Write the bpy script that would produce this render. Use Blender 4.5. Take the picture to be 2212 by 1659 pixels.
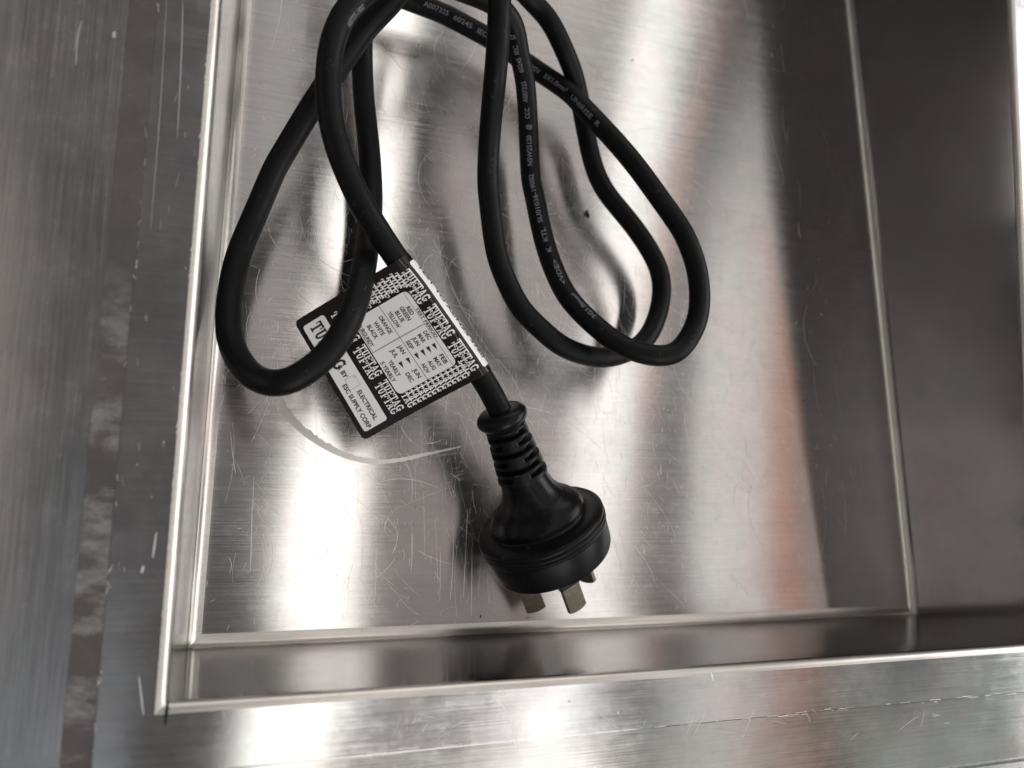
import bpy, bmesh, math, random
from mathutils import Vector, Matrix
random.seed(7)
SC = bpy.context.scene
for o in list(bpy.data.objects): bpy.data.objects.remove(o)
COL = SC.collection
MM = 0.001

# ------------------------------------------------------------------ camera
FPX, CAMH = 1588.5, 180.0
ROT = (Matrix.Rotation(.0334, 3, 'Z') @ Matrix.Rotation(-.3296, 3, 'Y') @ Matrix.Rotation(.0950, 3, 'X'))
CP = Vector((0, 0, CAMH))
cam = bpy.data.cameras.new('camera')
cam.sensor_width = 36; cam.lens = 36 * FPX / 2212
cam.clip_start = .005; cam.clip_end = 30
cob = bpy.data.objects.new('camera', cam); COL.objects.link(cob)
cob.matrix_world = Matrix.Translation(CP * MM) @ ROT.to_4x4()
SC.camera = cob
cam.dof.use_dof = True
cam.dof.focus_distance = .215
cam.dof.aperture_fstop = 9.0

# ------------------------------------------------------------------ world, exposure
w = bpy.data.worlds.new("World"); SC.world = w; w.use_nodes = True
bg = w.node_tree.nodes['Background']
bg.inputs[0].default_value = (.112, .104, .102, 1); bg.inputs[1].default_value = 1.0
SC.view_settings.view_transform = 'Standard'; SC.view_settings.look = 'None'
SC.view_settings.exposure = 0; SC.view_settings.gamma = 1
SC.render.engine = 'CYCLES'
SC.cycles.max_bounces = 12; SC.cycles.glossy_bounces = 8

# basin layout in mm (rim plane z = 0, the floor falls away towards +y)
X0, X1, Y0, Y1 = -15.5, 246.9, -54.2, 330.0
H0, SL = 48.8, .098
def fz(y): return -(H0 + SL * (y - Y0))
def ray(u, v): return ROT @ Vector(((u - 1106) / FPX, -(v - 829.5) / FPX, -1))
def at(u, v, h=0.0):
    "where the sight line u, v passes h mm above the basin floor"
    d = ray(u, v)
    t = (CAMH + H0 - SL * Y0 - h) / (-d.z - SL * d.y)
    return CP + d * t
def at_z(u, v, z=0.0):
    d = ray(u, v); t = (CAMH - z) / -d.z
    return CP + d * t

# ------------------------------------------------------------------ area lights added for the steel's reflected bands, 1.6 m overhead
ZL = 1600.0
FN = Vector((0, SL, 1)).normalized()
def ceil_pt(u, v):
    P = at(u, v); d = ray(u, v).normalized(); r = d - 2 * d.dot(FN) * FN
    return P + r * ((ZL - P.z) / r.z)
def lamp(a, b, c, d, vb, vt, rad, ext=0):
    "a-b: edges low in the picture (row vb), c-d: edges high in it (row vt)"
    p, q = (ceil_pt(a, vb) + ceil_pt(b, vb)) / 2, (ceil_pt(c, vt) + ceil_pt(d, vt)) / 2
    ax = q - p; ax.z = 0; ax.normalize(); q = q + ax * ext; p = p - ax * (650 if vb > 1790 else 0); L = (q - p).length; sd = Vector((ax.y, -ax.x, 0))
    wd = (abs((ceil_pt(b, vb) - ceil_pt(a, vb)).dot(sd)) + abs((ceil_pt(d, vt) - ceil_pt(c, vt)).dot(sd))) / 2
    li = bpy.data.lights.new('reflection_light', 'AREA'); li.shape = 'RECTANGLE'
    li.size = wd * MM; li.size_y = L * MM
    m = max(rad)
    li.color = [x / m for x in rad]
    li.energy = m * math.pi * (wd * MM) * (L * MM) * 1.0
    o = bpy.data.objects.new('reflection_light', li); COL.objects.link(o)
    z = Vector((0, 0, 1)); M = Matrix((sd, ax, Vector((0, 0, 1)))).transposed()
    if M.determinant() < 0: M = Matrix((-sd, ax, Vector((0, 0, 1)))).transposed()
    c0 = (p + q) / 2; c0.z = ZL
    o.matrix_world = Matrix.Translation(c0 * MM) @ M.to_4x4()
LAMPS = [  # white rows read as room lights; grey and tinted rows are added stand-ins
 (540, 690, 745, 925, 1800, 40, (2.3, 2.24, 2.14), 2500),
 (765, 1100, 915, 1225, 1500, 720, (.255, .225, .22)),
 (915, 1225, 1000, 1312, 700, 60, (.42, .395, .385), 1200),
 (1806, 1966, 1735, 1850, 1180, 300, (.24, .225, .22)),
 (1128, 1258, 1350, 1480, 1800, 40, (1.75, 1.72, 1.68), 1200),
 (1262, 1295, 1484, 1510, 1500, 200, (.95, .55, .47)),
 (1300, 1325, 1512, 1540, 1500, 300, (.25, .29, .30)),
 (1440, 1684, 1545, 1650, 1800, 330, (.86, .84, .82)),
 (1688, 1768, 1652, 1680, 1800, 330, (.66, .27, .15)),
 (1771, 1800, 1682, 1700, 1560, 100, (.80, .74, .72)),
 (480, 545, 545, 732, 820, -200, (.36, .35, .345)),
]
for L in LAMPS: lamp(*L)
# unseen fill light added on the near side to lift the tag and plug
wl = bpy.data.lights.new('fill_light', 'AREA'); wl.shape = 'RECTANGLE'; wl.size = .9; wl.size_y = 1.1
wl.color = (1, .985, .96); wl.energy = 5.2 * math.pi * .99
wo = bpy.data.objects.new('fill_light', wl); COL.objects.link(wo)
wo.location = (.55, -1.6, 1.15); wo.rotation_euler = (Vector((.1, 0, 0)) - wo.location).to_track_quat('-Z', 'Y').to_euler()
def slab_lamp(x0, x1, y0, y1, rad):  # added overhead panel that tones the reflections in counter, rim and right wall
    m = max(rad); li = bpy.data.lights.new('reflection_light', 'AREA'); li.shape = 'RECTANGLE'; li.size = x1 - x0; li.size_y = y1 - y0
    li.color = [x / m for x in rad]; li.energy = m * math.pi * (x1 - x0) * (y1 - y0)
    o = bpy.data.objects.new('reflection_light', li); COL.objects.link(o); o.location = ((x0 + x1) / 2, (y0 + y1) / 2, ZL * MM)
slab_lamp(1.75, 4.2, -2.6, -.75, (.42, .47, .44))
slab_lamp(-.62, -.24, -2.2, -.62, (.34, .38, .42))
slab_lamp(-.72, -.50, -.5, .6, (.36, .30, .27))
slab_lamp(-3.0, -1.3, -1.0, .8, (.50, .465, .455))
def side_fill(loc, sx, sy, rad):  # unseen fill panel, added to brighten the folds, rim and tag
    m = max(rad); li = bpy.data.lights.new('fill_light', 'AREA'); li.shape = 'RECTANGLE'; li.size = sx; li.size_y = sy
    li.color = [x / m for x in rad]; li.energy = m * math.pi * sx * sy
    o = bpy.data.objects.new('fill_light', li); COL.objects.link(o); o.location = loc
    o.rotation_euler = (Vector((.1, 0, 0)) - o.location).to_track_quat('-Z', 'Y').to_euler()
side_fill((.4, 3.6, 1.3), 4.2, 1.3, (1.8, 1.72, 1.65))
side_fill((3.6, .3, 1.45), 4.0, 1.6, (5.2, 5.15, 5.1))

# ------------------------------------------------------------------ helpers
def mat(name, base=(.5, .5, .5), rough=.5, metal=0., spec=.5):
    m = bpy.data.materials.new(name); m.use_nodes = True
    nt = m.node_tree; b = nt.nodes['Principled BSDF']
    b.inputs['Base Color'].default_value = (*base, 1)
    b.inputs['Roughness'].default_value = rough
    b.inputs['Metallic'].default_value = metal
    b.inputs['Specular IOR Level'].default_value = spec
    return m, nt, b
def nd(nt, t, **kw):
    n = nt.nodes.new(t)
    for k, v in kw.items():
        if k in n.inputs.keys(): n.inputs[k].default_value = v
        else: setattr(n, k, v)
    return n
def lk(nt, a, b): nt.links.new(a, b)
def ramp(nt, src, p0, c0, p1, c1):
    r = nd(nt, 'ShaderNodeMapRange'); r.inputs[1].default_value = p0; r.inputs[2].default_value = p1
    r.inputs[3].default_value = c0; r.inputs[4].default_value = c1; lk(nt, src, r.inputs[0]); return r.outputs[0]
def noise(nt, scale, vec_scale=None, detail=3., rough=.6, rot=None):
    tc = nd(nt, 'ShaderNodeTexCoord'); mp = nd(nt, 'ShaderNodeMapping')
    lk(nt, tc.outputs['Object'], mp.inputs[0])
    if vec_scale: mp.inputs['Scale'].default_value = vec_scale
    if rot: mp.inputs['Rotation'].default_value = rot
    n = nd(nt, 'ShaderNodeTexNoise'); n.inputs['Scale'].default_value = scale
    n.inputs['Detail'].default_value = detail; n.inputs['Roughness'].default_value = rough
    lk(nt, mp.outputs[0], n.inputs['Vector']); return n.outputs['Fac']
def mth(nt, op, a, b):
    n = nd(nt, 'ShaderNodeMath', operation=op)
    for i, x in enumerate((a, b)):
        if isinstance(x, (int, float)): n.inputs[i].default_value = x
        else: lk(nt, x, n.inputs[i])
    return n.outputs[0]

def steel(name, base=(.64, .62, .61), rough=.24, aniso=.9, grain='x', wave=1.0, mottle=0., stain=0., grainamt=.10):
    m, nt, b = mat(name, base, rough, 1.)
    b.inputs['Anisotropic'].default_value = aniso
    tg = nd(nt, 'ShaderNodeTangent', direction_type='UV_MAP'); tg.uv_map = 'UVMap'
    lk(nt, tg.outputs[0], b.inputs['Tangent'])
    sc = {'x': (1, 110, 110), 'y': (110, 1, 110)}[grain]
    g1 = noise(nt, 28, sc, 4, .7)
    g2 = noise(nt, 60, {'x': (1, 40, 40), 'y': (40, 1, 40)}[grain], 3, .6)
    cl = noise(nt, 45, None, 5, .65)
    sm = noise(nt, 230, None, 4, .7)
    # colour grain
    v = mth(nt, 'ADD', ramp(nt, g1, .3, 1 - grainamt, .7, 1 + grainamt), ramp(nt, g2, .3, -grainamt * .6, .7, grainamt * .6))
    v = mth(nt, 'MULTIPLY', v, ramp(nt, cl, .3, 1 - .06 - stain * .25, .7, 1.05 + stain * .1))
    mx = nd(nt, 'ShaderNodeMix', data_type='RGBA', blend_type='MULTIPLY'); mx.inputs[0].default_value = 1
    mx.inputs[6].default_value = (*base, 1)
    tn = noise(nt, 38, None, 4, .6)
    cmb = nd(nt, 'ShaderNodeCombineColor'); lk(nt, mth(nt, 'MULTIPLY', v, ramp(nt, tn, .35, .965, .65, 1.035)), cmb.inputs[0]); lk(nt, mth(nt, 'MULTIPLY', v, ramp(nt, tn, .35, 1.012, .65, .988)), cmb.inputs[1]); lk(nt, v, cmb.inputs[2])
    lk(nt, cmb.outputs[0], mx.inputs[7]); lk(nt, mx.outputs[2], b.inputs['Base Color'])
    # roughness
    r = mth(nt, 'ADD', ramp(nt, g1, .3, rough - .03, .7, rough + .04), ramp(nt, cl, .42, 0, .72, mottle))
    r = mth(nt, 'ADD', r, ramp(nt, sm, .5, 0, .8, .05))
    lk(nt, r, b.inputs['Roughness'])
    # relief: grain, then the slow buckle of the sheet
    bp = nd(nt, 'ShaderNodeBump'); bp.inputs['Strength'].default_value = 1; bp.inputs['Distance'].default_value = .0000022
    lk(nt, g1, bp.inputs['Height'])
    b2 = nd(nt, 'ShaderNodeBump'); b2.inputs['Strength'].default_value = 1; b2.inputs['Distance'].default_value = .00016 * wave
    lk(nt, noise(nt, 14, (1, .45, 1), 1., .4), b2.inputs['Height']); lk(nt, bp.outputs[0], b2.inputs['Normal'])
    lk(nt, b2.outputs[0], b.inputs['Normal'])
    return m

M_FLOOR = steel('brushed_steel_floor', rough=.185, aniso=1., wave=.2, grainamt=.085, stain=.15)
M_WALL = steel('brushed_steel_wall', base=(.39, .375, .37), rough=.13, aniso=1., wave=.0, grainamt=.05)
M_FOLD = steel('ground_weld_fold', base=(.62, .59, .56), rough=.34, aniso=.3, wave=.0, grainamt=.10, stain=.3)
M_FLANGE = steel('stained_steel_flange', base=(.66, .655, .65), rough=.165, aniso=1., mottle=.035, stain=.5, wave=.5, grainamt=.06)
M_COUNT = steel('brushed_steel_counter', base=(.60, .60, .60), rough=.22, aniso=.95, grain='y', mottle=.04, stain=.3, wave=.5, grainamt=.2)
M_EDGE = steel('bevel_steel', base=(.64, .61, .60), rough=.2, aniso=.9, mottle=.05, stain=.4, grainamt=.05)
def smears(m):
    "pale smears of old sealant across the bevel, thicker towards the near corner"
    nt = m.node_tree; b = nt.nodes['Principled BSDF']; out = nt.nodes['Material Output']
    b2 = nd(nt, 'ShaderNodeBsdfPrincipled'); b2.inputs['Base Color'].default_value = (.36, .36, .355, 1); b2.inputs['Roughness'].default_value = .5; b2.inputs['Metallic'].default_value = .6
    tc = nd(nt, 'ShaderNodeTexCoord'); sp = nd(nt, 'ShaderNodeSeparateXYZ'); lk(nt, tc.outputs['Object'], sp.inputs[0])
    g = ramp(nt, sp.outputs['Y'], .045, 0, .02, 1)
    n1 = noise(nt, 60, (.7, 1.6, 1), 5, .7)
    f = mth(nt, 'MULTIPLY', ramp(nt, n1, .47, 0, .60, .85), g)
    mx = nd(nt, 'ShaderNodeMixShader'); lk(nt, f, mx.inputs[0]); lk(nt, b.outputs[0], mx.inputs[1]); lk(nt, b2.outputs[0], mx.inputs[2]); lk(nt, mx.outputs[0], out.inputs[0])
smears(M_EDGE)

def rubber(name, base, rough, bump=.00002, sc=1500, dust=.0):
    m, nt, b = mat(name, base, rough, 0, .17)
    bp = nd(nt, 'ShaderNodeBump'); bp.inputs['Distance'].default_value = bump
    lk(nt, noise(nt, sc, None, 3), bp.inputs['Height']); lk(nt, bp.outputs[0], b.inputs['Normal'])
    lk(nt, ramp(nt, noise(nt, 90, None, 4), .35, rough - .08, .7, rough + .1), b.inputs['Roughness'])
    if dust:
        mx = nd(nt, 'ShaderNodeMix', data_type='RGBA'); mx.inputs[6].default_value = (*base, 1)
        mx.inputs[7].default_value = (.16, .155, .15, 1)
        n1 = noise(nt, 900, None, 2, .5); n2 = noise(nt, 60, None, 3, .6)
        f = mth(nt, 'MULTIPLY', ramp(nt, n1, .66, 0, .75, 1), ramp(nt, n2, .45, .1, .65, 1))
        f = mth(nt, 'MULTIPLY', f, dust); lk(nt, f, mx.inputs[0]); lk(nt, mx.outputs[2], b.inputs['Base Color'])
    return m
M_CORD = rubber('cord_rubber', (.0025, .0025, .0028), .52, .00004, 700, dust=.4)
M_PLUG = rubber('moulded_plastic', (.0045, .0045, .005), .38, .000025, 1300, dust=.35)
M_GLOSS = rubber('polished_plastic', (.0045, .0045, .005), .31, .000012, 900, dust=.3)
M_PRINT = mat('cord_print', (.15, .155, .185), .6)[0]
M_TAGB = mat('tag_black_print', (.011, .007, .008), .16, 0, .5)[0]
M_TAGW = mat('tag_white_print', (.76, .76, .76), .28, 0, .4)[0]
M_TAGI = mat('tag_ink', (.02, .02, .022), .3)[0]
M_TAGR = mat('tag_red_ink', (.35, .03, .02), .3)[0]
M_TAGG = mat('tag_grey_ink', (.45, .45, .45), .3)[0]
m, nt, b = mat('tarnished_brass', (.33, .29, .22), .42, .85)
n = noise(nt, 700, None, 4); mx = nd(nt, 'ShaderNodeMix', data_type='RGBA')
mx.inputs[6].default_value = (.24, .215, .175, 1); mx.inputs[7].default_value = (.31, .285, .24, 1)
lk(nt, ramp(nt, n, .52, 0, .62, 1), mx.inputs[0]); lk(nt, mx.outputs[2], b.inputs['Base Color']); M_PIN = m
M_PINB = mat('pin_sleeve', (.012, .012, .012), .35)[0]
M_SCR = mat('bare_scratch', (.80, .79, .78), .42, 1.)[0]
M_SCUFF = mat('dried_scuff', (.70, .675, .66), .36, .95)[0]
M_DARK = mat('open_slit', (.004, .004, .004), .9)[0]
M_DIRT = mat('dirt', (.03, .025, .02), .9)[0]

def link(name, verts, faces, m, parent=None, uv=None, smooth=False, mats=None, fm=None):
    me = bpy.data.meshes.new(name); me.from_pydata([tuple(Vector(v) * MM) for v in verts], [], faces)
    for mm_ in (mats or [m]): me.materials.append(mm_)
    if fm: me.polygons.foreach_set('material_index', fm)
    if smooth: me.polygons.foreach_set('use_smooth', [True] * len(me.polygons))
    if uv:
        l = me.uv_layers.new(name='UVMap')
        for p in me.polygons:
            for li in p.loop_indices: l.data[li].uv = uv[me.loops[li].vertex_index]
    me.update()
    o = bpy.data.objects.new(name, me); COL.objects.link(o)
    if parent: o.parent = parent
    return o
def empty(name, loc=(0, 0, 0)):
    o = bpy.data.objects.new(name, None); COL.objects.link(o); o.empty_display_size = .01
    return o
def tag(o, label=None, cat=None, kind=None, group=None):
    if label: o['label'] = label
    if cat: o['category'] = cat
    if kind: o['kind'] = kind
    if group: o['group'] = group
def grid(nu, nv, fn):
    vs, uvs = [], []
    for j in range(nv + 1):
        for i in range(nu + 1):
            p, t = fn(i / nu, j / nv); vs.append(p); uvs.append(t)
    fs = [(j * (nu + 1) + i, j * (nu + 1) + i + 1, (j + 1) * (nu + 1) + i + 1, (j + 1) * (nu + 1) + i) for j in range(nv) for i in range(nu)]
    return vs, fs, uvs

# ------------------------------------------------------------------ the setting: counter
ZC = -1.6
v, f, u = grid(40, 40, lambda a, b: (Vector((-420 + 1100 * a, -89.5 + 900 * b, ZC)), (a * 1.1, b * .9)))
def in_hole(fc): return all(X0 - 8 < v[i].x < X1 + 8 and Y0 - 8 < v[i].y < Y1 + 8 for i in fc)
# counter plate as a frame round the cut-out
def frame(x0, x1, y0, y1, a0, a1, b0, b1, z):
    P = [(x0, y0), (x1, y0), (x1, y1), (x0, y1), (a0, b0), (a1, b0), (a1, b1), (a0, b1)]
    vs = [Vector((x, y, z)) for x, y in P]
    fs = [(0, 1, 5, 4), (1, 2, 6, 5), (2, 3, 7, 6), (3, 0, 4, 7)]
    return vs, fs
vs, fs = frame(-420, 700, -89.5, 800, X0 - 8, X1 + 8, Y0 - 8, Y1 + 8, ZC)
cnt = link('counter', vs, fs, M_COUNT, uv=[(p.y * MM, p.x * MM) for p in vs])
M_FC = steel('near_counter_steel', base=(.60, .59, .57), rough=.175, aniso=1., mottle=.03, stain=.5, wave=.5, grainamt=.08)
cnt.data.materials.append(M_FC); cnt.data.polygons[0].material_index = 1
for li in cnt.data.polygons[0].loop_indices:
    q = vs[cnt.data.loops[li].vertex_index]; cnt.data.uv_layers[0].data[li].uv = (q.y * MM, q.x * MM)
tag(cnt, kind='structure')
# rounded nose of the counter and the plate below it
def nose(a, b):
    t = b * math.pi / 2
    return Vector((-420 + 1120 * a, -89.5 - 2.5 * math.sin(t), ZC - 2.5 + 2.5 * math.cos(t))), (b * .004, a)
v, f, u = grid(1, 8, nose)
k = len(v); v += [Vector((-420, -92, -40)), Vector((700, -92, -40))]; f.append((16, 17, k + 1, k)); u += [(.05, 0), (.05, 1)]
ne = link('counter_edge', v, f, M_COUNT, uv=u, smooth=False); tag(ne, kind='structure')
v = [Vector((-420, -92.2, -26)), Vector((700, -92.2, -26)), Vector((700, -420, -26)), Vector((-420, -420, -26))]
ap = link('lower_ledge', v, [(0, 3, 2, 1)], M_EDGE, uv=[(p.y * MM, p.x * MM) for p in v]); tag(ap, kind='structure')

# ------------------------------------------------------------------ basin
basin = empty('steel_basin')
tag(basin, 'rectangular brushed stainless steel basin with welded corners and scratched floor', 'basin')
RF, RT, FW = 3.4, 2.2, 13.4
# floor (inside the fillets)
def ffn(a, b):
    x = X0 + RF + (X1 - X0 - 2 * RF) * a; y = Y0 + RF + (Y1 - Y0 - 2 * RF) * b
    return Vector((x, y, fz(y))), (y * MM, x * MM)
v, f, u = grid(24, 36, ffn)
floor = link('basin_floor', v, f, M_FLOOR, basin, uv=u, smooth=True)
def profile(zf):
    pr = []
    for i in range(9):
        t = i / 8 * math.pi / 2; pr.append((-RF + RF * math.sin(t), zf + RF - RF * math.cos(t)))
    zt = -RT
    for i in range(1, 7): pr.append((0, zf + RF + (zt - zf - RF) * i / 6))
    for i in range(1, 9):
        t = i / 8 * math.pi / 2; pr.append((RT - RT * math.cos(t), zt + RT * math.sin(t)))
    return pr
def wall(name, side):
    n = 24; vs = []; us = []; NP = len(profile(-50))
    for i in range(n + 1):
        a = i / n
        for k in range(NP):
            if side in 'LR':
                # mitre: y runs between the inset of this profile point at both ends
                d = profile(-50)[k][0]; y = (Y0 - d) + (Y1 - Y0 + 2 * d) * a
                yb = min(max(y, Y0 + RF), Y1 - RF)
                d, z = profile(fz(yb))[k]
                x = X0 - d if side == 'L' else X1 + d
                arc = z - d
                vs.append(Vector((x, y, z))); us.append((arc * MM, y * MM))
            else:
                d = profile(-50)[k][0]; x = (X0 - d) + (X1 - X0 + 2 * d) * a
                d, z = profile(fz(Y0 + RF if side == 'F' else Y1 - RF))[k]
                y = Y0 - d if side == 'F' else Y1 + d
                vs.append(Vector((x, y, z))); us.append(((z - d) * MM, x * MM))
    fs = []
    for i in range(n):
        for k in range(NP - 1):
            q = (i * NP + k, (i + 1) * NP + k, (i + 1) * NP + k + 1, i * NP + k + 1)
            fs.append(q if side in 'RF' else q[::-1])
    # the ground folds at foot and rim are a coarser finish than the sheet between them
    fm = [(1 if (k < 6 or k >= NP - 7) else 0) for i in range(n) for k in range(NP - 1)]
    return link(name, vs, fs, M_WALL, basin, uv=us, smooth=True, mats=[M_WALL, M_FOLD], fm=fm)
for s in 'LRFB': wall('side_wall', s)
# flange: sheet from the rim round to its outer edge, then a bevel down to the counter
def rr(d, r, k=6, df=None):
    df = d if df is None else df
    x0, x1, y0, y1 = X0 - d, X1 + d, Y0 - df - (1.2 if d > 5 else 0), Y1 + d
    out = []
    for cx, cy, a0 in ((x1 - r, y0 + r, -90), (x1 - r, y1 - r, 0), (x0 + r, y1 - r, 90), (x0 + r, y0 + r, 180)):
        for i in range(k + 1):
            t = math.radians(a0 + 90 * i / k); out.append((cx + r * math.cos(t), cy + r * math.sin(t)))
    return out
def ring(name, loops, m, up=True, uvrot=False):
    vs = [Vector((x, y, z)) for L, z in loops for x, y in L]; n = len(loops[0][0]); fs = []
    for j in range(len(loops) - 1):
        for i in range(n):
            i2 = (i + 1) % n
            fs.append((j * n + i, (j + 1) * n + i, (j + 1) * n + i2, j * n + i2))
    return link(name, vs, fs, m, basin, uv=[(p.y * MM, p.x * MM) for p in vs], smooth=False)
fl = ring('rim_flange', [(rr(RT, .001), 0), (rr(FW, 3.5), 0), (rr(FW + .25, 3.7), -.25)], M_FLANGE)
be = ring('bevelled_edge', [(rr(FW + .25, 3.7), -.25), (rr(FW + 6.2, 5, df=FW + .7), -1.45), (rr(FW + 6.4, 5, df=FW + .9), -1.7)], M_EDGE)
be.data.materials.append(M_FLANGE)
for p in be.data.polygons:
    if p.center.y < (Y0 - FW - 1) * MM: p.material_index = 1

def ribbon(pts, wd, lift, vs, fs, taper=True):
    "thin strip lying on the floor / deck through 3-D points"
    b0 = len(vs); n = len(pts)
    for i, p in enumerate(pts):
        a, c = pts[max(i - 1, 0)], pts[min(i + 1, n - 1)]
        d = (c - a); d.z = 0
        if d.length < 1e-6: d = Vector((1, 0, 0))
        d.normalize(); s = Vector((-d.y, d.x, 0))
        k = wd / 2 * ((math.sin(math.pi * (i + .35) / (n - .3)) ** .5) if taper else 1)
        vs.append(p + s * k + Vector((0, 0, lift))); vs.append(p - s * k + Vector((0, 0, lift)))
    for i in range(n - 1): fs.append((b0 + 2 * i, b0 + 2 * i + 1, b0 + 2 * i + 3, b0 + 2 * i + 2))
def fl_pt(x, y): return Vector((x, y, fz(y)))
def px(*uv): # picture trace on the floor
    return [at(a, b) for a, b in uv]
def smooth_pts(P, n):
    out = []; m_ = len(P)
    for i in range(m_ - 1):
        p0, p1, p2, p3 = P[max(i - 1, 0)], P[i], P[i + 1], P[min(i + 2, m_ - 1)]
        for k in range(n):
            t = k / n
            out.append(.5 * ((2 * p1) + (p2 - p0) * t + (2 * p0 - 5 * p1 + 4 * p2 - p3) * t * t + (3 * p1 - p0 - 3 * p2 + p3) * t ** 3))
    out.append(P[-1].copy()); return out
vs, fs = [], []
rnd = random.Random(3)
def scratch(x, y, ang, L, wd, bend, inside=True):
    n = max(4, int(L / 3)); pts = []
    for i in range(n + 1):
        s = (i / n - .5) * L; a = ang + bend * s / max(L, 1)
        pts.append((x + s * math.cos(a), y + s * math.sin(a)))
    if all(X0 + RF < p[0] < X1 - RF and Y0 + RF < p[1] < Y1 - RF for p in pts):
        ribbon([fl_pt(*p) for p in pts], wd, .02 + rnd.random() * .03, vs, fs)
for i in range(900):
    x = rnd.gauss(62, 55); y = rnd.gauss(25, 60); r = rnd.random()
    if r < .45: a = math.pi / 2 + rnd.gauss(0, .12)
    elif r < .8: a = -.85 + rnd.gauss(0, .25)
    else: a = rnd.random() * math.pi
    L = 2 + rnd.expovariate(1 / 8.); scratch(x, y, a, min(L, 55), rnd.choice((.04, .06, .07, .09, .13)), rnd.gauss(0, .35))
for i in range(160):
    scratch(rnd.uniform(-5, 240), rnd.uniform(-45, 210), math.pi / 2 + rnd.gauss(0, .25), 2 + rnd.expovariate(1 / 7.), .04, rnd.gauss(0, .3))
for i in range(1500):  # short nicks
    scratch(rnd.gauss(80, 60), rnd.gauss(20, 60), rnd.choice((1.57, 1.57, 1.2, -.9, 0.3)) + rnd.gauss(0, .3), rnd.uniform(.6, 2.5), rnd.choice((.05, .08)), rnd.gauss(0, .5))
for P, wd in (([(955, 560), (985, 640), (1030, 720), (1080, 790)], .12), ([(880, 760), (925, 850), (1000, 900), (1060, 925)], .12),
              ([(640, 420), (655, 500), (690, 560), (760, 600)], .10), ([(575, 470), (585, 510), (610, 545), (650, 560)], .16),
              ([(545, 1090), (543, 1170), (541, 1235)], .22), ([(548, 1030), (546, 1100)], .14),
              ([(980, 1130), (978, 1220), (972, 1300)], .22), ([(1010, 1100), (1006, 1190), (1001, 1290)], .24), ([(1020, 1150), (1018, 1330)], .2), ([(940, 1120), (946, 1260)], .1), ([(952, 1180), (950, 1300)], .16), ([(890, 1130), (888, 1240)], .1), ([(915, 1060), (917, 1200)], .1), ([(1040, 1200), (1032, 1290)], .12),
              ([(870, 1372 - 10), (905, 1340)], .14), ([(1310, 1130), (1330, 1180), (1345, 1240)], .12), ([(1340, 1150), (1362, 1230)], .16),
              ([(1090, 330), (1200, 520), (1330, 640)], .07), ([(880, 130), (960, 330), (1010, 520)], .07), ([(900, 100), (1000, 260)], .06),
              ([(900, 640), (905, 800), (912, 1000)], .08), ([(925, 600), (940, 760), (968, 900)], .09), ([(860, 600), (1000, 700), (1090, 840)], .07),
              ([(1010, 850), (1035, 900), (1060, 920), (1075, 885)], .08), ([(960, 1000), (965, 1090), (980, 1060), (975, 1150)], .08),
              ([(1095, 385), (1135, 450)], .06), ([(620, 880), (700, 1090), (705, 1250)], .05)):
    ribbon(smooth_pts(px(*P), 6), wd, .06 + rnd.random() * .02, vs, fs)
# long knocks on the flange and the counter
def deck(P, wd, z): ribbon(smooth_pts([at_z(a, b, z) for a, b in P], 6), wd, .03, vs, fs)
deck([(395, 0), (392, 120), (383, 300)], .16, 0); deck([(360, 0), (345, 250), (325, 500)], .10, 0)
deck([(176, 45), (167, 85), (164, 140)], .30, ZC); deck([(247, 68), (246, 82)], .7, ZC)
deck([(338, 1150), (330, 1205)], .35, 0); deck([(310, 1222), (306, 1238)], .5, 0); deck([(300, 1460), (310, 1545)], .25, 0)
deck([(1065, 1500), (1098, 1545), (1118, 1620)], .30, 0); deck([(1536, 1442 + 10), (1541, 1470)], .5, 0)
for i in range(40):
    a = rnd.uniform(360, 2200); deck([(a, rnd.uniform(1530, 1600)), (a + rnd.gauss(0, 22), rnd.uniform(1535, 1600))], .05, 0)
for i in range(40):
    a, bb = rnd.uniform(225, 430), rnd.uniform(0, 1500); deck([(a, bb), (a + rnd.gauss(0, 3), bb + rnd.uniform(3, 30))], rnd.choice((.04, .06, .1)), 0) if a > 360 - bb * .1 and a < 455 - bb * .08 else None
scr = link('scratches', vs, fs, M_SCR, basin); tag(scr, kind='stuff')
# nicked outer fold of the flange
vs, fs = [], []
rnd = random.Random(11)
for i in range(32):
    y = rnd.uniform(-66, 120); ribbon([Vector((X0 - FW + rnd.gauss(0, .25), y, 0)), Vector((X0 - FW + rnd.gauss(0, .25), y + rnd.uniform(.3, 2.2), 0))], rnd.uniform(.05, .16), .05 + rnd.random() * .02, vs, fs, False)
for i in range(55):
    x = rnd.uniform(-20, 240); yy = Y0 - FW - 1.2 + rnd.gauss(0, .3); ribbon([Vector((x, yy, 0)), Vector((x + rnd.uniform(.5, 5), yy + rnd.gauss(0, .1), 0))], rnd.uniform(.03, .10), .05 + rnd.random() * .02, vs, fs, False)
for i in range(60):
    y = rnd.uniform(-50, 120); ribbon([Vector((X0 - RT + .1 + rnd.gauss(0, .15), y, 0)), Vector((X0 - RT + .1, y + rnd.uniform(.3, 1.6), 0))], rnd.uniform(.1, .3), .04 + rnd.random() * .02, vs, fs, False)
nk = link('edge_nicks', vs, fs, M_SCR, basin); tag(nk, kind='stuff')
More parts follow.
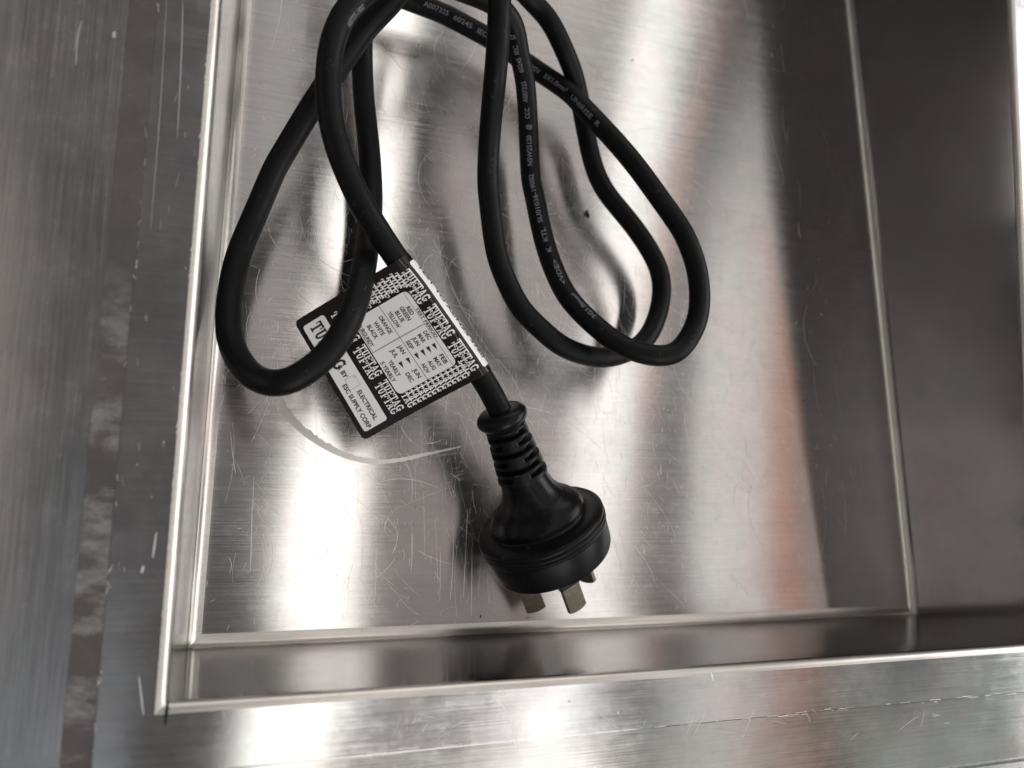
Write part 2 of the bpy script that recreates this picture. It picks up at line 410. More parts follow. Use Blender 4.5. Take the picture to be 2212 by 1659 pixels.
# curved dried scuff
vs, fs = [], []
P = smooth_pts(px((602, 868), (616, 890), (648, 925), (690, 957), (740, 982), (800, 997), (860, 994), (925, 980), (995, 965)), 8)
n = len(P); r2 = random.Random(5)
for i in range(n):
    a, c = P[max(i - 1, 0)], P[min(i + 1, n - 1)]; d = (c - a).normalized(); s = Vector((-d.y, d.x, 0))
    k = (.95 + .5 * r2.random()) * (1.15 if i < n * .45 else .75) * (1 - .75 * max(0, i / n - .6) / .4)
    vs += [P[i] + s * k + Vector((0, 0, .075)), P[i] - s * k + Vector((0, 0, .075))]
for i in range(n - 1): fs.append((2 * i, 2 * i + 1, 2 * i + 3, 2 * i + 2))
link('scuff_mark', vs, fs, M_SCUFF, basin)
# open weld slit at the near left corner
vs, fs = [], []
ribbon([at_z(362, 1515, 0), at_z(361, 1530, 0), at_z(358, 1548, 0), at_z(357, 1566, 0)], .75, .06, vs, fs)
link('corner_slit', vs, fs, M_DARK, basin)
# dried drops on the near flange
vs, fs = [], []
for cx, cy, r in ((1618, 1601, 12 * .11), (1610, 1631, .6), (1560, 1600, .45), (1663, 1620, .7), (1640, 1640 - 8, .5), (1500, 1605, .4), (1583, 1640, .4), (1598, 1582, .4), (1700, 1610, .35), (1545, 1625, .35), (1665, 1650 - 6, .35), (1230, 1515, .4), (1335, 1540, .35)):
    c = at_z(cx, cy, 0); b0 = len(vs)
    if c.y > Y0 - RT - 1 or c.y < Y0 - FW: continue
    vs += [c + Vector((r * (1 + .2 * math.sin(3 * a + cx)) * math.cos(a), r * math.sin(a), .03)) for a in [i * math.pi / 6 for i in range(12)]]
    fs.append(tuple(range(b0, b0 + 12)))
dr = link('dried_drops', vs, fs, M_SCUFF, basin); tag(dr, kind='stuff')
# crumbs of dirt
bm = bmesh.new(); r3 = random.Random(9)
spots = [(1268, 461, 1.1), (1026, 1052, .5), (1036, 1333, .45), (1144, 1335, .3), (782, 1362, .25), (1140, 1315 + 20, .25), (783, 1350, .2), (450, 655 + 300, .5), (435, 965, .45), (905, 1330, .2), (1736, 867, .45), (1365, 130, .5), (1120, 1040, .2), (1098, 860, .3), (1132, 1030, .25)]
spots += [(r3.uniform(430, 1750), r3.uniform(850, 1370), r3.choice((.12, .15, .2))) for i in range(110)]
for a, bb, r in spots:
    c = at(a, bb)
    for j in range(3 if r > .8 else 1):
        m4 = Matrix.Translation((c + Vector((r3.gauss(0, r * .5), r3.gauss(0, r * .5), r * .4))) * MM) @ Matrix.Rotation(r3.random() * 3, 4, 'Z') @ Matrix.Diagonal((r * MM * .5, r * MM * r3.uniform(.5, 1.5) , r * MM * .4, 1))
        bmesh.ops.create_icosphere(bm, subdivisions=1, radius=1, matrix=m4)
me = bpy.data.meshes.new('dirt_crumbs'); bm.to_mesh(me); me.materials.append(M_DIRT)
dc = bpy.data.objects.new('dirt_crumbs', me); COL.objects.link(dc)
tag(dc, 'tiny dark crumbs of dirt scattered over the scratched steel floor', 'dirt', 'stuff')

# ------------------------------------------------------------------ power cord
RC = 3.4
TR = [  # sight line u, v and height of the cord's centre above the basin floor
 (1083, 893, 35.5), (1068, 862, 35.5), (1050, 830, 35.5), (1010, 768, 36), (950, 683, 37.5), (900, 611, 39), (868, 573, 40), (847, 544, 41), (794, 462, 44), (760, 397, 46), (732, 327, 48), (715, 261, 49), (708, 182, 50), (714, 110, 51), (733, 50, 51.5), (768, 0, 52),
 (850, -55, 50), (960, -90, 44), (1075, -70, 36), (1152, 6, 28), (1189, 47, 27), (1221, 113, 24), (1241, 165, 19), (1255, 229, 14), (1267, 294, 11), (1283, 362, 11), (1310, 418, 12), (1362, 480, 13), (1409, 549, 13), (1429, 605, 13), (1425, 667, 13), (1395, 737, 15), (1333, 769, 16), (1277, 771, 19), (1215, 749, 21), (1171, 713, 22), (1125, 667, 22), (1093, 605, 22), (1071, 543, 23), (1059, 449, 25), (1053, 382, 27), (1060, 265, 36), (1069, 176, 46), (1076, 88, 52), (1079, 0, 55),
 (1078, -140, 56), (1020, -300, 52), (930, -240, 48), (900, -110, 45), (861, -12, 42), (792, 57, 39), (713, 170, 35), (667, 240, 30), (623, 314, 26), (594, 363, 24), (571, 417, 23), (545, 478, 23), (521, 535, 24), (505, 590, 25), (493, 672, 28), (499, 745, 33), (540, 810, 40), (594, 829, 45), (649, 812, 47), (709, 764, 47), (748, 704, 46.5), (770, 651, 44), (784, 590, 39), (792, 541, 33), (801, 463, 26), (802, 398, 21), (796, 306, 18), (787, 228, 16), (783, 163, 16),
 (782, 60, 20), (790, -60, 26), (760, -170, 30), (700, -150, 26), (720, -60, 18), (810, -28, 14), (880, 0, 12), (950, 26, 12), (1010, 57, 12), (1080, 96, 12), (1152, 147, 13), (1226, 196, 19), (1263, 235, 24), (1305, 279, 28), (1367, 349, 32), (1423, 426, 34), (1465, 485, 35), (1484, 520, 36), (1504, 574, 36), (1512, 636, 36), (1505, 698, 36), (1469, 757, 35), (1426, 769, 34), (1379, 761, 32), (1333, 741, 30), (1279, 698, 27), (1233, 651, 24), (1206, 605, 21), (1182, 543, 19), (1166, 480, 18), (1154, 418, 17), (1146, 382, 16.5), (1141, 265, 18), (1135, 176, 23), (1122, 118, 27), (1112, 59, 32), (1085, 20, 36), (1030, -10, 38), (950, -40, 40), (820, -120, 46), (700, -260, 56)]
raw = smooth_pts([at(*t) for t in TR], 12)
for it in range(30):
    raw = [raw[0]] + [(raw[i - 1] + 2 * raw[i] + raw[i + 1]) / 4 for i in range(1, len(raw) - 1)] + [raw[-1]]
acc = [0.]
for i in range(1, len(raw)): acc.append(acc[-1] + (raw[i] - raw[i - 1]).length)
STEP = 1.0; path = []; j = 0
nst = int(acc[-1] / STEP)
for k in range(nst + 1):
    s = k * STEP
    while j < len(acc) - 2 and acc[j + 1] < s: j += 1
    path.append(raw[j].lerp(raw[j + 1], min(1, (s - acc[j]) / (acc[j + 1] - acc[j]))))
def tan(i): return (path[min(i + 1, len(path) - 1)] - path[max(i - 1, 0)]).normalized()
def sample(s):
    k = max(0, min(len(path) - 2, int(s / STEP))); t = s / STEP - k
    return path[k].lerp(path[k + 1], t), tan(k).lerp(tan(k + 1), t).normalized()
NS = 40; vs, fs, us = [], [], []
fr = Vector((0, 0, 1)); 
for i, p in enumerate(path):
    t = tan(i); fr = (fr - fr.dot(t) * t).normalized(); bb = t.cross(fr)
    for k in range(NS):
        a = 2 * math.pi * k / NS; vs.append(p + RC * (fr * math.cos(a) + bb * math.sin(a)))
for i in range(len(path) - 1):
    for k in range(NS):
        k2 = (k + 1) % NS; fs.append((i * NS + k, i * NS + k2, (i + 1) * NS + k2, (i + 1) * NS + k))
cord = empty('power_cord')
tag(cord, 'black rubber power cord coiled in loose loops with a moulded three-pin plug', 'power cord')
link('cord', vs, fs, M_CORD, cord, smooth=True)

def text_mesh(s, size, cut=0, bold=.012):
    "flat text outline -> triangles; returns verts, faces, width, lower-left origin"
    cu = bpy.data.curves.new('t', 'FONT'); cu.body = s; cu.size = size; cu.resolution_u = 3; cu.offset = size * bold
    o = bpy.data.objects.new('t', cu); COL.objects.link(o)
    bpy.context.view_layer.update()
    me = o.evaluated_get(bpy.context.evaluated_depsgraph_get()).to_mesh()
    bm = bmesh.new(); bm.from_mesh(me)
    for k in range(cut):
        bmesh.ops.bisect_plane(bm, geom=bm.verts[:] + bm.edges[:] + bm.faces[:], plane_co=(0, size * (-.1 + .95 * k / cut), 0), plane_no=(0, 1, 0))
    bm.verts.index_update()
    V = [(q.co.x, q.co.y) for q in bm.verts]; F = [tuple(q.index for q in p.verts) for p in bm.faces]; bm.free()
    bpy.data.objects.remove(o); bpy.data.curves.remove(cu)
    return V, F
def nearest(u, v):
    best, bi = 1e9, 0
    T = Vector((u, v))
    for i, p in enumerate(path):
        d = ROT.transposed() @ (p - CP); q = Vector((1106 + FPX * d.x / -d.z, 829.5 - FPX * d.y / -d.z))
        e = (q - T).length
        if e < best: best, bi = e, i
    return bi
def cord_text(s, i0, i1, out, ang0=0., size=2.25, lo=None, hi=None):
    "print s on the cord from sample i0 to i1 (arc indices); letters run in that direction; i range [lo,hi] picks the strand"
    V, F = text_mesh(s, size, 7); W = max(p[0] for p in V)
    Ltot = (i1 - i0) * STEP; k = abs(Ltot) / W; sg = 1 if Ltot > 0 else -1
    b0 = len(out[0])
    for x, y in V:
        P, t = sample(i0 * STEP + sg * x * k); n = (CP - P); n = (n - n.dot(t) * t).normalized(); side = n.cross(t * sg)
        th = ang0 + (y - size * .35) / RC
        out[0].append(P + (RC + .05) * (n * math.cos(th) + side * math.sin(th)))
    out[1].extend([tuple(b0 + q for q in f_) for f_ in F])
def word_on_cord(s, i0, i1, _o, **kw):
    o_ = ([], []); cord_text(s, i0, i1, o_, **kw); link('printed_word', o_[0], o_[1], M_PRINT, cord)
def near_in(u, v, lo, hi):
    best, bi = 1e9, lo
    for i in range(lo, hi):
        d = ROT.transposed() @ (path[i] - CP); e = (Vector((1106 + FPX * d.x / -d.z, 829.5 - FPX * d.y / -d.z)) - Vector((u, v))).length
        if e < best: best, bi = e, i
    return bi
# arc ranges of the strands, from their trace points
def idx(u, v): 
    return nearest(u, v)
iD0 = idx(950, 26); iD1 = idx(1461, 485); iF0 = idx(1279, 698); iF1 = idx(1122, 118)
out = ([], [])
def onD(s, a, b, **kw): word_on_cord(s, near_in(*a, iD0 - 90, iD1 + 10), near_in(*b, iD0 - 90, iD1 + 10), out, **kw)
def onF(s, a, b, **kw): word_on_cord(s, near_in(*a, iF0 - 60, iF1 + 60), near_in(*b, iF0 - 60, iF1 + 60), out, **kw)
ND = [0]
onD('A007325', (920, 0), (968, 36), ang0=.25); onD('60245', (982, 40), (1016, 60), ang0=.2); onD('IEC', (1028, 64), (1050, 78), ang0=.15)
onD('300V', (1146, 142), (1173, 163)); onD('3X1.0mm\u00b2', (1183, 170), (1234, 208)); onD('UNIRISE', (1241, 222), (1283, 262), ang0=-.1); onD('R', (1291, 272), (1298, 279), ang0=-.1)
onF('57', (1113, 84), (1110, 64), ang0=.35); onF('IEC', (1119, 114), (1113, 94), ang0=.3); onF('60245', (1128, 160), (1122, 124), ang0=.2)
onF('A007325', (1136, 225), (1131, 174), ang0=.15); onF('CCC', (1140, 266), (1139, 240), ang0=.05)
onF('@', (1142, 288), (1141, 278), ang0=0); onF('NSW25120', (1148, 370), (1144, 303), ang0=0)
onF('SU01036-19002', (1170, 490), (1153, 384), ang0=-.05); onF('KTL', (1184, 530), (1178, 502), ang0=-.15)
onF('K', (1190, 551), (1186, 542), ang0=-.2, size=2.2); onF('<VDE>', (1222, 622), (1202, 568), ang0=-.35)
onF('3G1.0mm\u00b2', (1290, 690), (1240, 638), ang0=-.62, size=2.2)
out2 = ([], [])
ia = near_in(800, -40, 0, idx(715, 261) + 120)
word_on_cord('A007325-19002', near_in(735, 60, 0, 260), near_in(768, 8, 0, 260), out, ang0=-.75)

# ------------------------------------------------------------------ plug
AX = Vector((.45458, -.84725, -.27482)).normalized()
RING = Vector((81.25, -17.41, -30.07)); PS = AX.cross(Vector((0, 0, 1))).normalized() * 1.0
if PS.x < 0: PS = -PS
QS = PS.cross(AX).normalized()
if QS.z < 0: QS = -QS
TAIL = RING - AX * 37.9
def sstep(a, b, x): t = min(1, max(0, (x - a) / (b - a))); return t * t * (3 - 2 * t)
def interp(T, s):
    for (a, ra), (b, rb) in zip(T, T[1:]):
        if a <= s <= b: return ra + (rb - ra) * sstep(a, b, s) if b > a else rb
    return T[-1][1]
def plug_part(name, S, rad, m, closed=True, n=96, parent=None, smooth=True):
    vs, fs = [], []
    for s in S:
        for k in range(n):
            th = 2 * math.pi * k / n; r = rad(s, th)
            vs.append(TAIL + AX * s + r * (PS * math.cos(th) + QS * math.sin(th)))
    for i in range(len(S) - 1):
        for k in range(n):
            k2 = (k + 1) % n; fs.append((i * n + k, i * n + k2, (i + 1) * n + k2, (i + 1) * n + k))
    fs.append(tuple(range(n - 1, -1, -1))); fs.append(tuple((len(S) - 1) * n + k for k in range(n)))
    # winding: make normals point out
    o = link(name, vs, fs, m, parent, smooth=smooth)
    bm = bmesh.new(); bm.from_mesh(o.data); bmesh.ops.recalc_face_normals(bm, faces=bm.faces); bm.to_mesh(o.data); bm.free()
    return o
plug = empty('plug'); plug.parent = cord
# strain relief: collar, slotted neck
def neck(s, th):
    if s < 5.2:   # collar bead
        t = (s - 2.4) / 2.8; r = 4.0 + 3.5 * math.sqrt(max(0, 1 - t * t)); 
        return r
    base = 5.15 + (s - 5.2) * .105
    # three rows of slot pairs, every other row turned a quarter
    ridge = 0.75
    r = base + ridge
    ph = th - math.radians(115)
    for k in range(6):
        sc = 6.9 + 2.55 * k; d = abs(s - sc)
        if d < .95:
            q = abs(((ph / math.pi * 2 + (k % 2)) % 2) - 1)      # 0..1 across a half turn
            op = sstep(.22, .34, q) 
            g = 1 - sstep(.55, .95, d)
            r -= 2.1 * g * op
    return r
S = [i * .16 for i in range(int(21.6 / .16))]
S = [0, .02] + [x for x in S if x > .02] + [21.6]
plug_part('strain_relief', S, neck, M_PLUG, parent=plug)
T = [(21.55, 7.0), (22.2, 7.05), (26, 7.9), (29.5, 9.6), (32.0, 12.2), (34.0, 13.6), (35.2, 14.0), (36.6, 14.1), (37.0, 14.6), (37.25, 17.4), (37.6, 18.9)]
def body(s, th):
    # piecewise monotone cubic-ish through T, slightly wider across the pin line
    k = interp_lin(T, s); e = max(0, min(1, (s - 26) / 6)) * (1 - sstep(36.5, 37.1, s))
    return k * (1 + .05 * e * math.cos(2 * (th - .3)))
def interp_lin(T, s):
    n = len(T)
    for i in range(n - 1):
        if T[i][0] <= s <= T[i + 1][0]:
            x0, y0 = T[i]; x1, y1 = T[i + 1]; h = x1 - x0; t = (s - x0) / h
            def sl(a, b): return (T[b][1] - T[a][1]) / (T[b][0] - T[a][0])
            d = sl(i, i + 1); m0 = sl(max(i - 1, 0), i) if i else d; m0 = 0 if m0 * d <= 0 else 2 * m0 * d / (m0 + d)
            m1 = sl(i + 1, i + 2) if i + 2 < n else d; m1 = 0 if m1 * d <= 0 else 2 * m1 * d / (m1 + d)
            return (2 * t**3 - 3 * t**2 + 1) * y0 + (t**3 - 2 * t**2 + t) * h * m0 + (-2 * t**3 + 3 * t**2) * y1 + (t**3 - t**2) * h * m1
    return T[-1][1]
S = [21.55 + i * .22 for i in range(int(15.4 / .22))] + [36.9, 37.0, 37.1, 37.2, 37.3, 37.4, 37.5, 37.6]
plug_part('plug_body', sorted(set(S)), body, M_GLOSS, n=128, parent=plug)
# disc: grooved ring and front band
D = [(37.45, 15.0), (37.5, 18.6), (37.7, 19.2), (38.1, 19.65), (38.9, 19.75), (39.1, 19.3), (39.35, 19.3), (39.55, 19.8), (40.3, 19.85), (40.5, 19.35), (40.75, 19.35), (40.95, 19.8), (41.4, 19.75), (41.7, 19.45), (42.2, 19.4), (49.2, 19.0), (50.1, 18.6), (50.5, 18.0), (50.55, 12)]
Dd = dict(D)
plug_part('plug_disc', [d[0] for d in D], lambda s, th: Dd[s], M_PLUG, n=160, parent=plug, smooth=False)
for p in bpy.data.objects['plug_disc'].data.polygons: p.use_smooth = True
bpy.data.objects['plug_disc'].data.shade_smooth()
def pin(ang, rad, dir_ang, sleeve, ln=17.0, wd=6.35, th=1.65):
    c, s_ = math.cos(math.radians(ang)), math.sin(math.radians(ang))
    O = TAIL + AX * 50.5 + PS * (rad * c) + QS * (rad * s_)
    e = PS * math.cos(math.radians(dir_ang)) + QS * math.sin(math.radians(dir_ang)); g = AX.cross(e)
    def blade(a0, a1, wd, th, m, name, par, tip):
        prof = [(-wd / 2, a0), (wd / 2, a0)]
        if tip:
            for k in range(9):
                x = wd / 2 * math.cos(math.pi * k / 8); prof.append((x, a1 - 1.6 + 1.6 * math.sqrt(max(0, 1 - (x / (wd / 2 * 1.12)) ** 2)) ))
        else: prof += [(wd / 2, a1), (-wd / 2, a1)]
        b0 = .25; rings = []
        for tt, inset in ((-th / 2, b0), (-th / 2 + b0, 0), (th / 2 - b0, 0), (th / 2, b0)):
            k = 1 - inset / (wd / 2)
            rings.append([O + e * (x * k) + g * tt + AX * (a0 if y == a0 else y - inset) for x, y in prof])
        vs = [p for r in rings for p in r]; n = len(prof); fs = []
        for j in range(3):
            for i in range(n):
                i2 = (i + 1) % n; fs.append((j * n + i, j * n + i2, (j + 1) * n + i2, (j + 1) * n + i))
        fs += [tuple(range(n)), tuple(3 * n + i for i in range(n - 1, -1, -1))]
        o = link(name, vs, fs, m, par)
        bm = bmesh.new(); bm.from_mesh(o.data); bmesh.ops.recalc_face_normals(bm, faces=bm.faces); bm.to_mesh(o.data); bm.free()
        return o
    p = blade(-.5, ln, wd, th, M_PIN, 'pin', plug, True)
    if sleeve: blade(-.4, sleeve, wd + .5, th + .5, M_PINB, 'pin_sleeve', plug, False)
pin(-160, 10.3, -162, 0)
pin(93, 6.8, 178, 8.0)
pin(-15, 9.6, 62, 8.0)

# ------------------------------------------------------------------ test tag folded round the cord
tagroot = empty('test_tag')
tag(tagroot, 'glossy black and white electrical test tag folded round the cord above the plug', 'tag')
P1, _ = sample(near_in(868, 573, 0, 200) * STEP); P2, _ = sample(near_in(1034, 805, 0, 200) * STEP)
P1 = P1 - (P2 - P1).normalized() * .0
Pa = at(868 - 6, 553 + 2, 40.2) ; Pb = at(1036, 806, 35.2)
ta = (P2 - P1); 
O1 = at(640, 690, 27); O2 = at(790, 945, 24)
aa = ((Pb - Pa).normalized()); Lu = (Pb - Pa).length
Om, Pm = (O1 + O2) / 2, (Pa + Pb) / 2
ll = (Om - Pm); shear = ll.dot(aa); ll = (ll - shear * aa); XD = ll.length; ll.normalize(); nn = aa.cross(ll)
if nn.z < 0: nn = -nn
RW = RC + .22
fi = math.acos(RW / XD); FLAT = math.sqrt(XD * XD - RW * RW)
UK = Lu / 1063.
vc = CP - (Pa + Pb) / 2; TC = math.atan2(vc.dot(nn), vc.dot(ll))
A1000 = FLAT + RW * (TC + math.radians(17) - fi); VS = .0385; A900 = A1000 - 100 * VS; VK = A900 / 900
def vmm(v): return v * VK if v < 900 else A900 + (v - 900) * VS
def vinv(mm_): return mm_ / VK if mm_ < A900 else 900 + (mm_ - A900) / VS
VF = vinv(FLAT)
D1 = ROT @ Vector((12, -3, 0)) * .13; D2 = ROT @ Vector((-20, -12, 0)) * .13
print('TAG', Lu, XD, FLAT, UK, VK, shear, math.degrees(TC), math.degrees(fi), VF)
def cordax(uu):
    "centre of the cord at distance uu along the tag, following the cord's own curve"
    return cord_at(uu)
i_s = near_in(862, 565, 0, 220)
BASE = [sample(max(0, (i_s - k)) * STEP)[0] for k in range(0, int(Lu) + 8)]
def cord_at(uu):
    k = max(0, min(len(BASE) - 2, int(uu))); return BASE[k].lerp(BASE[k + 1], uu - k)
def tagpt(u, v, h=0.0):
    "u along the cord 0..1063, v from the free edge towards the cord and round it, h above the sheet"
    uu, vv = u * UK, vmm(v)
    if vv <= FLAT:
        k = vv / FLAT; dx, dz = -math.sin(fi), math.cos(fi)
        # straight run from (XD,0) to the tangent point
        tx, tz = RW * math.cos(fi), RW * math.sin(fi)
        x, z = XD + (tx - XD) * k, tz * k; nx, nz = math.cos(fi), math.sin(fi)
        bow = -.9 * math.sin(math.pi * k) ; z += bow * .6
    else:
        a = fi + (vv - FLAT) / RW; x, z = RW * math.cos(a), RW * math.sin(a); nx, nz = math.cos(a), math.sin(a)
    w = 1 if vv > FLAT else (vv / FLAT) ** 2
    Lc = Pa + aa * uu; C_ = Lc.lerp(cord_at(uu), w)
    return C_ + ll * (x + nx * h) + nn * (z + nz * h) + ((aa * shear + D1.lerp(D2, uu / Lu)) * (1 - vv / FLAT) if vv < FLAT else Vector())
def ushr(v, r=42):
    return r - math.sqrt(max(0, r * r - (r - v) ** 2)) if v < r else 0
VT = vinv(FLAT + RW * (2 * math.pi - 2 * fi))
vs, fs = [], []
rows = [0, 3, 8, 14, 22, 34] + list(range(60, int(VF), 40)) + [VF + (VT - VF) * i / 28 for i in range(29)]
NU = 36
for v_ in rows:
    s = ushr(v_)
    for i in range(NU + 1): vs.append(tagpt(s + (1063 - 2 * s) * i / NU, v_, .0))
nr = len(rows)
# lower layer back to the free edge
back = [VT / 1.0]
for v_ in [r for r in rows if r < VF][::-1]:
    s = ushr(v_)
    for i in range(NU + 1): vs.append(tagpt(s + (1063 - 2 * s) * i / NU, v_, -.45 - 6.2 * (vmm(v_) / FLAT) ** 1.0 * (1 if v_ > 0 else 0)))
nr2 = len(vs) // (NU + 1)
for j in range(nr2 - 1):
    for i in range(NU): fs.append((j * (NU + 1) + i, j * (NU + 1) + i + 1, (j + 1) * (NU + 1) + i + 1, (j + 1) * (NU + 1) + i))
sheet = link('tag_sheet', vs, fs, M_TAGB, tagroot, smooth=True)
def panel(name, u0, u1, v0, v1, r, m, h=.05):
    vs, fs = [], []; N = 16
    rws = sorted(set([v0, v1] + [v0 + r * k / 6 for k in range(1, 7)] + [v1 - r * k / 6 for k in range(1, 7)] + [v0 + r + (v1 - v0 - 2 * r) * k / 12 for k in range(1, 12)]))
    for v_ in rws:
        e = min(v_ - v0, v1 - v_); s = r - math.sqrt(max(0, r * r - (r - e) ** 2)) if e < r else 0
        for i in range(N + 1): vs.append(tagpt(u0 + s + (u1 - u0 - 2 * s) * i / N, v_, h))
    for j in range(len(rws) - 1):
        for i in range(N): fs.append((j * (N + 1) + i, j * (N + 1) + i + 1, (j + 1) * (N + 1) + i + 1, (j + 1) * (N + 1) + i))
    return link(name, vs, fs, m, tagroot, smooth=True)
panel('maker_panel', 66, 1008, 38, 232, 22, M_TAGW)
panel('colour_code_panel', 222, 888, 392, 884, 42, M_TAGW, .055)
panel('standard_panel', 58, 1058 - 40, 1026, 1026 + 130, 22, M_TAGW)
ink, grey, redk, white, blk = ([], []), ([], []), ([], []), ([], []), ([], [])
def tri_text(out, s, u, v, size, width=None, h=.09, align='c'):
    V, F = text_mesh(s, size, 6 if v > 1000 else 0, .028); x0 = min(p[0] for p in V); x1 = max(p[0] for p in V)
    k = (width / (x1 - x0)) if width else 1; W = (x1 - x0) * k
    off = {'c': -W / 2, 'l': 0}[align]; b0 = len(out[0])
    for x, y in V: out[0].append(tagpt(u + off + (x - x0) * k, v + y - size * .35, h))
    out[1].extend([tuple(b0 + q for q in f_) for f_ in F])
def quad(out, u0, v0, u1, v1, h=.09, n=1):
    b0 = len(out[0])
    for i in range(n + 1):
        a = i / n; out[0].append(tagpt(u0 + (u1 - u0) * a, v0, h)); out[0].append(tagpt(u0 + (u1 - u0) * a, v1, h))
    for i in range(n): out[1].append((b0 + 2 * i, b0 + 2 * i + 2, b0 + 2 * i + 3, b0 + 2 * i + 1))
def clipv(P, c, keep_above):
    o = []
    for i in range(len(P)):
        a, b = P[i], P[(i + 1) % len(P)]; ia = (a[1] >= c) == keep_above; ib = (b[1] >= c) == keep_above
        if ia: o.append(a)
        if ia != ib: t = (c - a[1]) / (b[1] - a[1]); o.append((a[0] + (b[0] - a[0]) * t, c))
    return o
def poly(out, P, h=.09):
    parts = [P]
    if max(p[1] for p in P) > VF - 30:
        c = VF - 30; parts = []
        rest = P
        while c < max(p[1] for p in P) and len(rest) >= 3:
            lo = clipv(rest, c, False); rest = clipv(rest, c, True)
            if len(lo) >= 3: parts.append(lo)
            c += 9
        if len(rest) >= 3: parts.append(rest)
    for Q in parts:
        b0 = len(out[0]); out[0].extend([tagpt(a, b, h) for a, b in Q]); out[1].append(tuple(range(b0, b0 + len(Q))))
# rules of the table
quad(ink, 222, 633, 888, 637, n=6); quad(ink, 503, 396, 507, 850, .092); quad(ink, 226, 848, 884, 851, n=6)
quad(ink, 262, 399, 505, 402, .09)
for s, v_, wd in (('RED', 815, 70), ('GREEN', 772, 118), ('BLUE', 724, 92), ('YELLOW', 672, 140), ('ORANGE', 597, 152), ('WHITE', 540, 118), ('BLACK', 484, 118), ('BURGUNDY', 424, 190)):
    tri_text(ink, s, 368, v_, 46, wd)
for a, c, v_ in (('DEC', 'FEB', 818), ('MAR', 'MAY', 770), ('JUN', 'AUG', 721), ('SEP', 'NOV', 668), ('JAN', 'JUN', 596), ('JUL', 'DEC', 534)):
    tri_text(ink, a, 590, v_, 44, 74); tri_text(ink, c, 806, v_, 44, 80)
    poly(ink, [(668, v_ + 14), (668, v_ - 16), (724, v_ - 1)])
tri_text(ink, 'YEARLY', 690, 474, 46, 142); tri_text(ink, '5 YEARLY', 690, 420, 46, 180)
tri_text(ink, 'TEST PERIOD', 505, 867, 31, 268)
tri_text(ink, 'R BY', 515, 128, 52, 105); tri_text(ink, 'ELECTRICAL', 832, 160, 48, 262); tri_text(ink, 'ESC SUPPLY CORP', 800, 88, 48, 390)
for a, b, c, d in ((575, 110, 580, 196), (575, 192, 668, 196), (664, 112, 668, 196), (575, 108, 630, 112)): quad(grey, a, b, c, d, .085 + random.random() * .006)
poly(redk, [(590, 190), (606, 190), (590, 172)], .1)
tri_text(ink, 'TEST TO AS/NZS 3760', 535, 1088, 50, 850)

# slab letters
def arc(cx, cy, rx, ry, a0, a1, t, n=8):
    out = []
    for i in range(n):
        a, b = math.radians(a0 + (a1 - a0) * i / n), math.radians(a0 + (a1 - a0) * (i + 1) / n)
        out.append([(cx + rx * math.cos(a), cy + ry * math.sin(a)), (cx + rx * math.cos(b), cy + ry * math.sin(b)), (cx + (rx - t) * math.cos(b), cy + (ry - t * .8) * math.sin(b)), (cx + (rx - t) * math.cos(a), cy + (ry - t * .8) * math.sin(a))])
    return out
def R(a, b, c, d): return [(a, b), (c, b), (c, d), (a, d)]
GL = {
 'T': [R(.37, 0, .63, 1), R(.0, .84, 1, 1), R(0, .6, .13, .86), R(.87, .6, 1, .86), R(.22, 0, .78, .13)],
 'U': [R(.12, .32, .37, 1), R(.66, .32, .84, 1), R(0, .87, .48, 1), R(.54, .87, 1, 1)] + arc(.48, .34, .36, .35, 180, 360, .22),
 'F': [R(.13, 0, .39, 1), R(0, 0, .55, .13), R(0, .87, .95, 1), R(.82, .62, .95, .9), R(.35, .44, .7, .56), R(.62, .36, .72, .64)],
 'A': [[(.02, .08), (.2, .08), (.56, 1), (.42, 1)], [(.62, .08), (.9, .08), (.6, 1), (.38, 1)], R(.24, .28, .72, .39), R(-.06, 0, .34, .12), R(.52, 0, 1.04, .12)],
 'G': arc(.5, .5, .5, .52, 40, 325, .25, 12) + [R(.72, .12, .92, .46), R(.55, .36, 1.02, .48), R(.8, .66, .92, .98)],
}
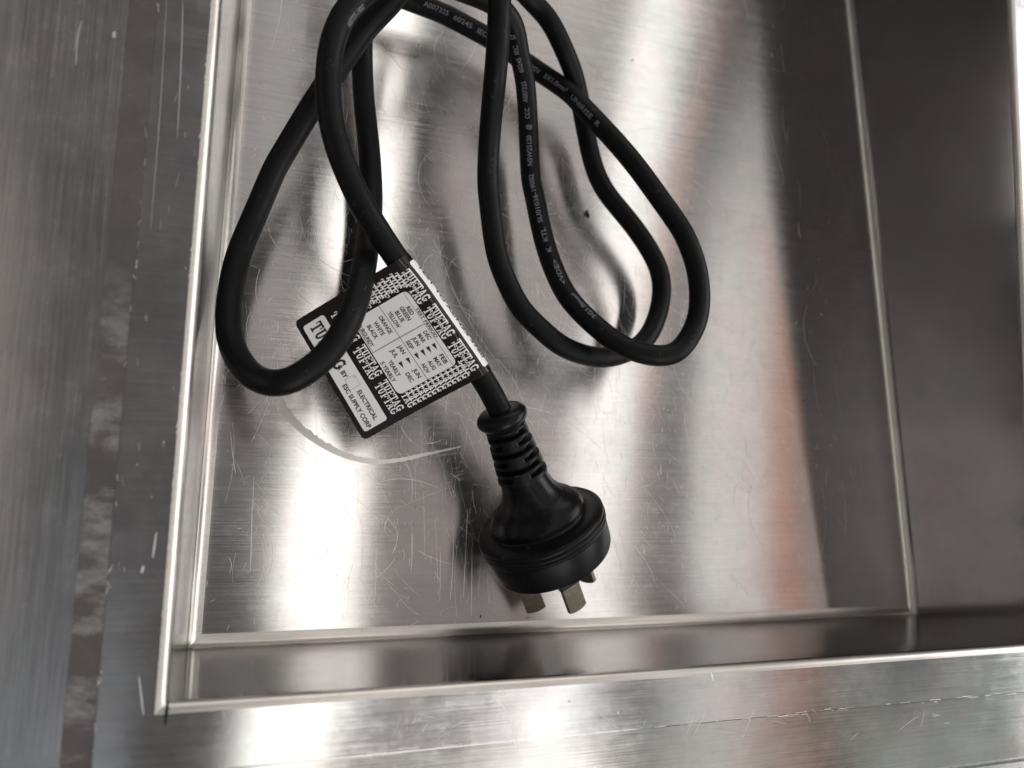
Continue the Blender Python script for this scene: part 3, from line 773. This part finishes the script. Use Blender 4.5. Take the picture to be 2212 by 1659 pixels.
def slab(s, u, v, cw, hgt, h=.075, edge=True, clip=None, out=None):
    "slab-serif word, lower-left at u, v; a black copy a little larger lies under the white one"
    for i, c in enumerate(s):
        if c == ' ' : continue
        for P in GL[c]:
            Q = [(u + (i + x * .92) * cw, v + y * hgt) for x, y in P]
            if clip:
                if min(q[0] for q in Q) < clip[0] or max(q[0] for q in Q) > clip[1] or max(q[1] for q in Q) > clip[3] or min(q[1] for q in Q) < clip[2]: continue
            h2 = h + random.random() * .004
            poly(out or white, Q, h2)
            if edge:
                mx_, my = sum(q[0] for q in Q) / len(Q), sum(q[1] for q in Q) / len(Q)
                g = [(q[0] + 3.5 * (1 if q[0] > mx_ else -1), q[1] + 3.5 * (1 if q[1] > my else -1)) for q in Q]
                poly(blk, g, h - .008 + random.random() * .002)
CW = 43.5
w3 = 'TUFTAG TUFTAG TUFTAG '
# band along the cord, whole rows: 22 rows deep at the cord side, one visible part each
def rows_of(v_top, n, pitch, u0, u1, hgt=62, shift=0, word=w3, h0=.06):
    for k in range(n):
        slab(word, u0, v_top - hgt - k * pitch, CW, hgt, h0 + (n - k) * .011, clip=(u0 - 3, u1, 240, 1040))
slab('TUFTAG TUFTAG TUFTAG', 95, 934, CW * 1.04, 64, .13)
# rows that show as slices between the table and the edges
def cutrow(v_, h):
    slab('TUFTAG TUFTAG TUFTAG', 95, v_, CW * 1.04, 60, h, clip=(20, 1030, 240, 1000))
cutrow(893, .112)
for k in range(12):
    v_ = 856 - 41 * k; h = .10 - k * .0
    slab('TUF', 75 - (k % 2) * 14, v_, CW * 1.04, 56, .116 - .0035 * k, clip=(20, 216, 392, 1000))
    slab('TAG', 893, v_, CW * .96, 56, .116 - .0035 * k, clip=(889, 1035, 300, 1000))
cutrow(322, .10); cutrow(274, .085)
slab('TUFTAG', 92, 84, 66, 104, .09, edge=False, out=ink)
n_dark = ([], [])
n_w = len(white[0])
link('slab_lettering_outline', blk[0], blk[1], M_TAGB, tagroot)  # printed black outline under the white letters
o = link('slab_lettering', white[0], white[1], M_TAGW, tagroot)
link('panel_print', ink[0], ink[1], M_TAGI, tagroot)
link('maker_emblem', grey[0] + redk[0], grey[1] + [tuple(i + len(grey[0]) for i in f_) for f_ in redk[1]], M_TAGG, tagroot)
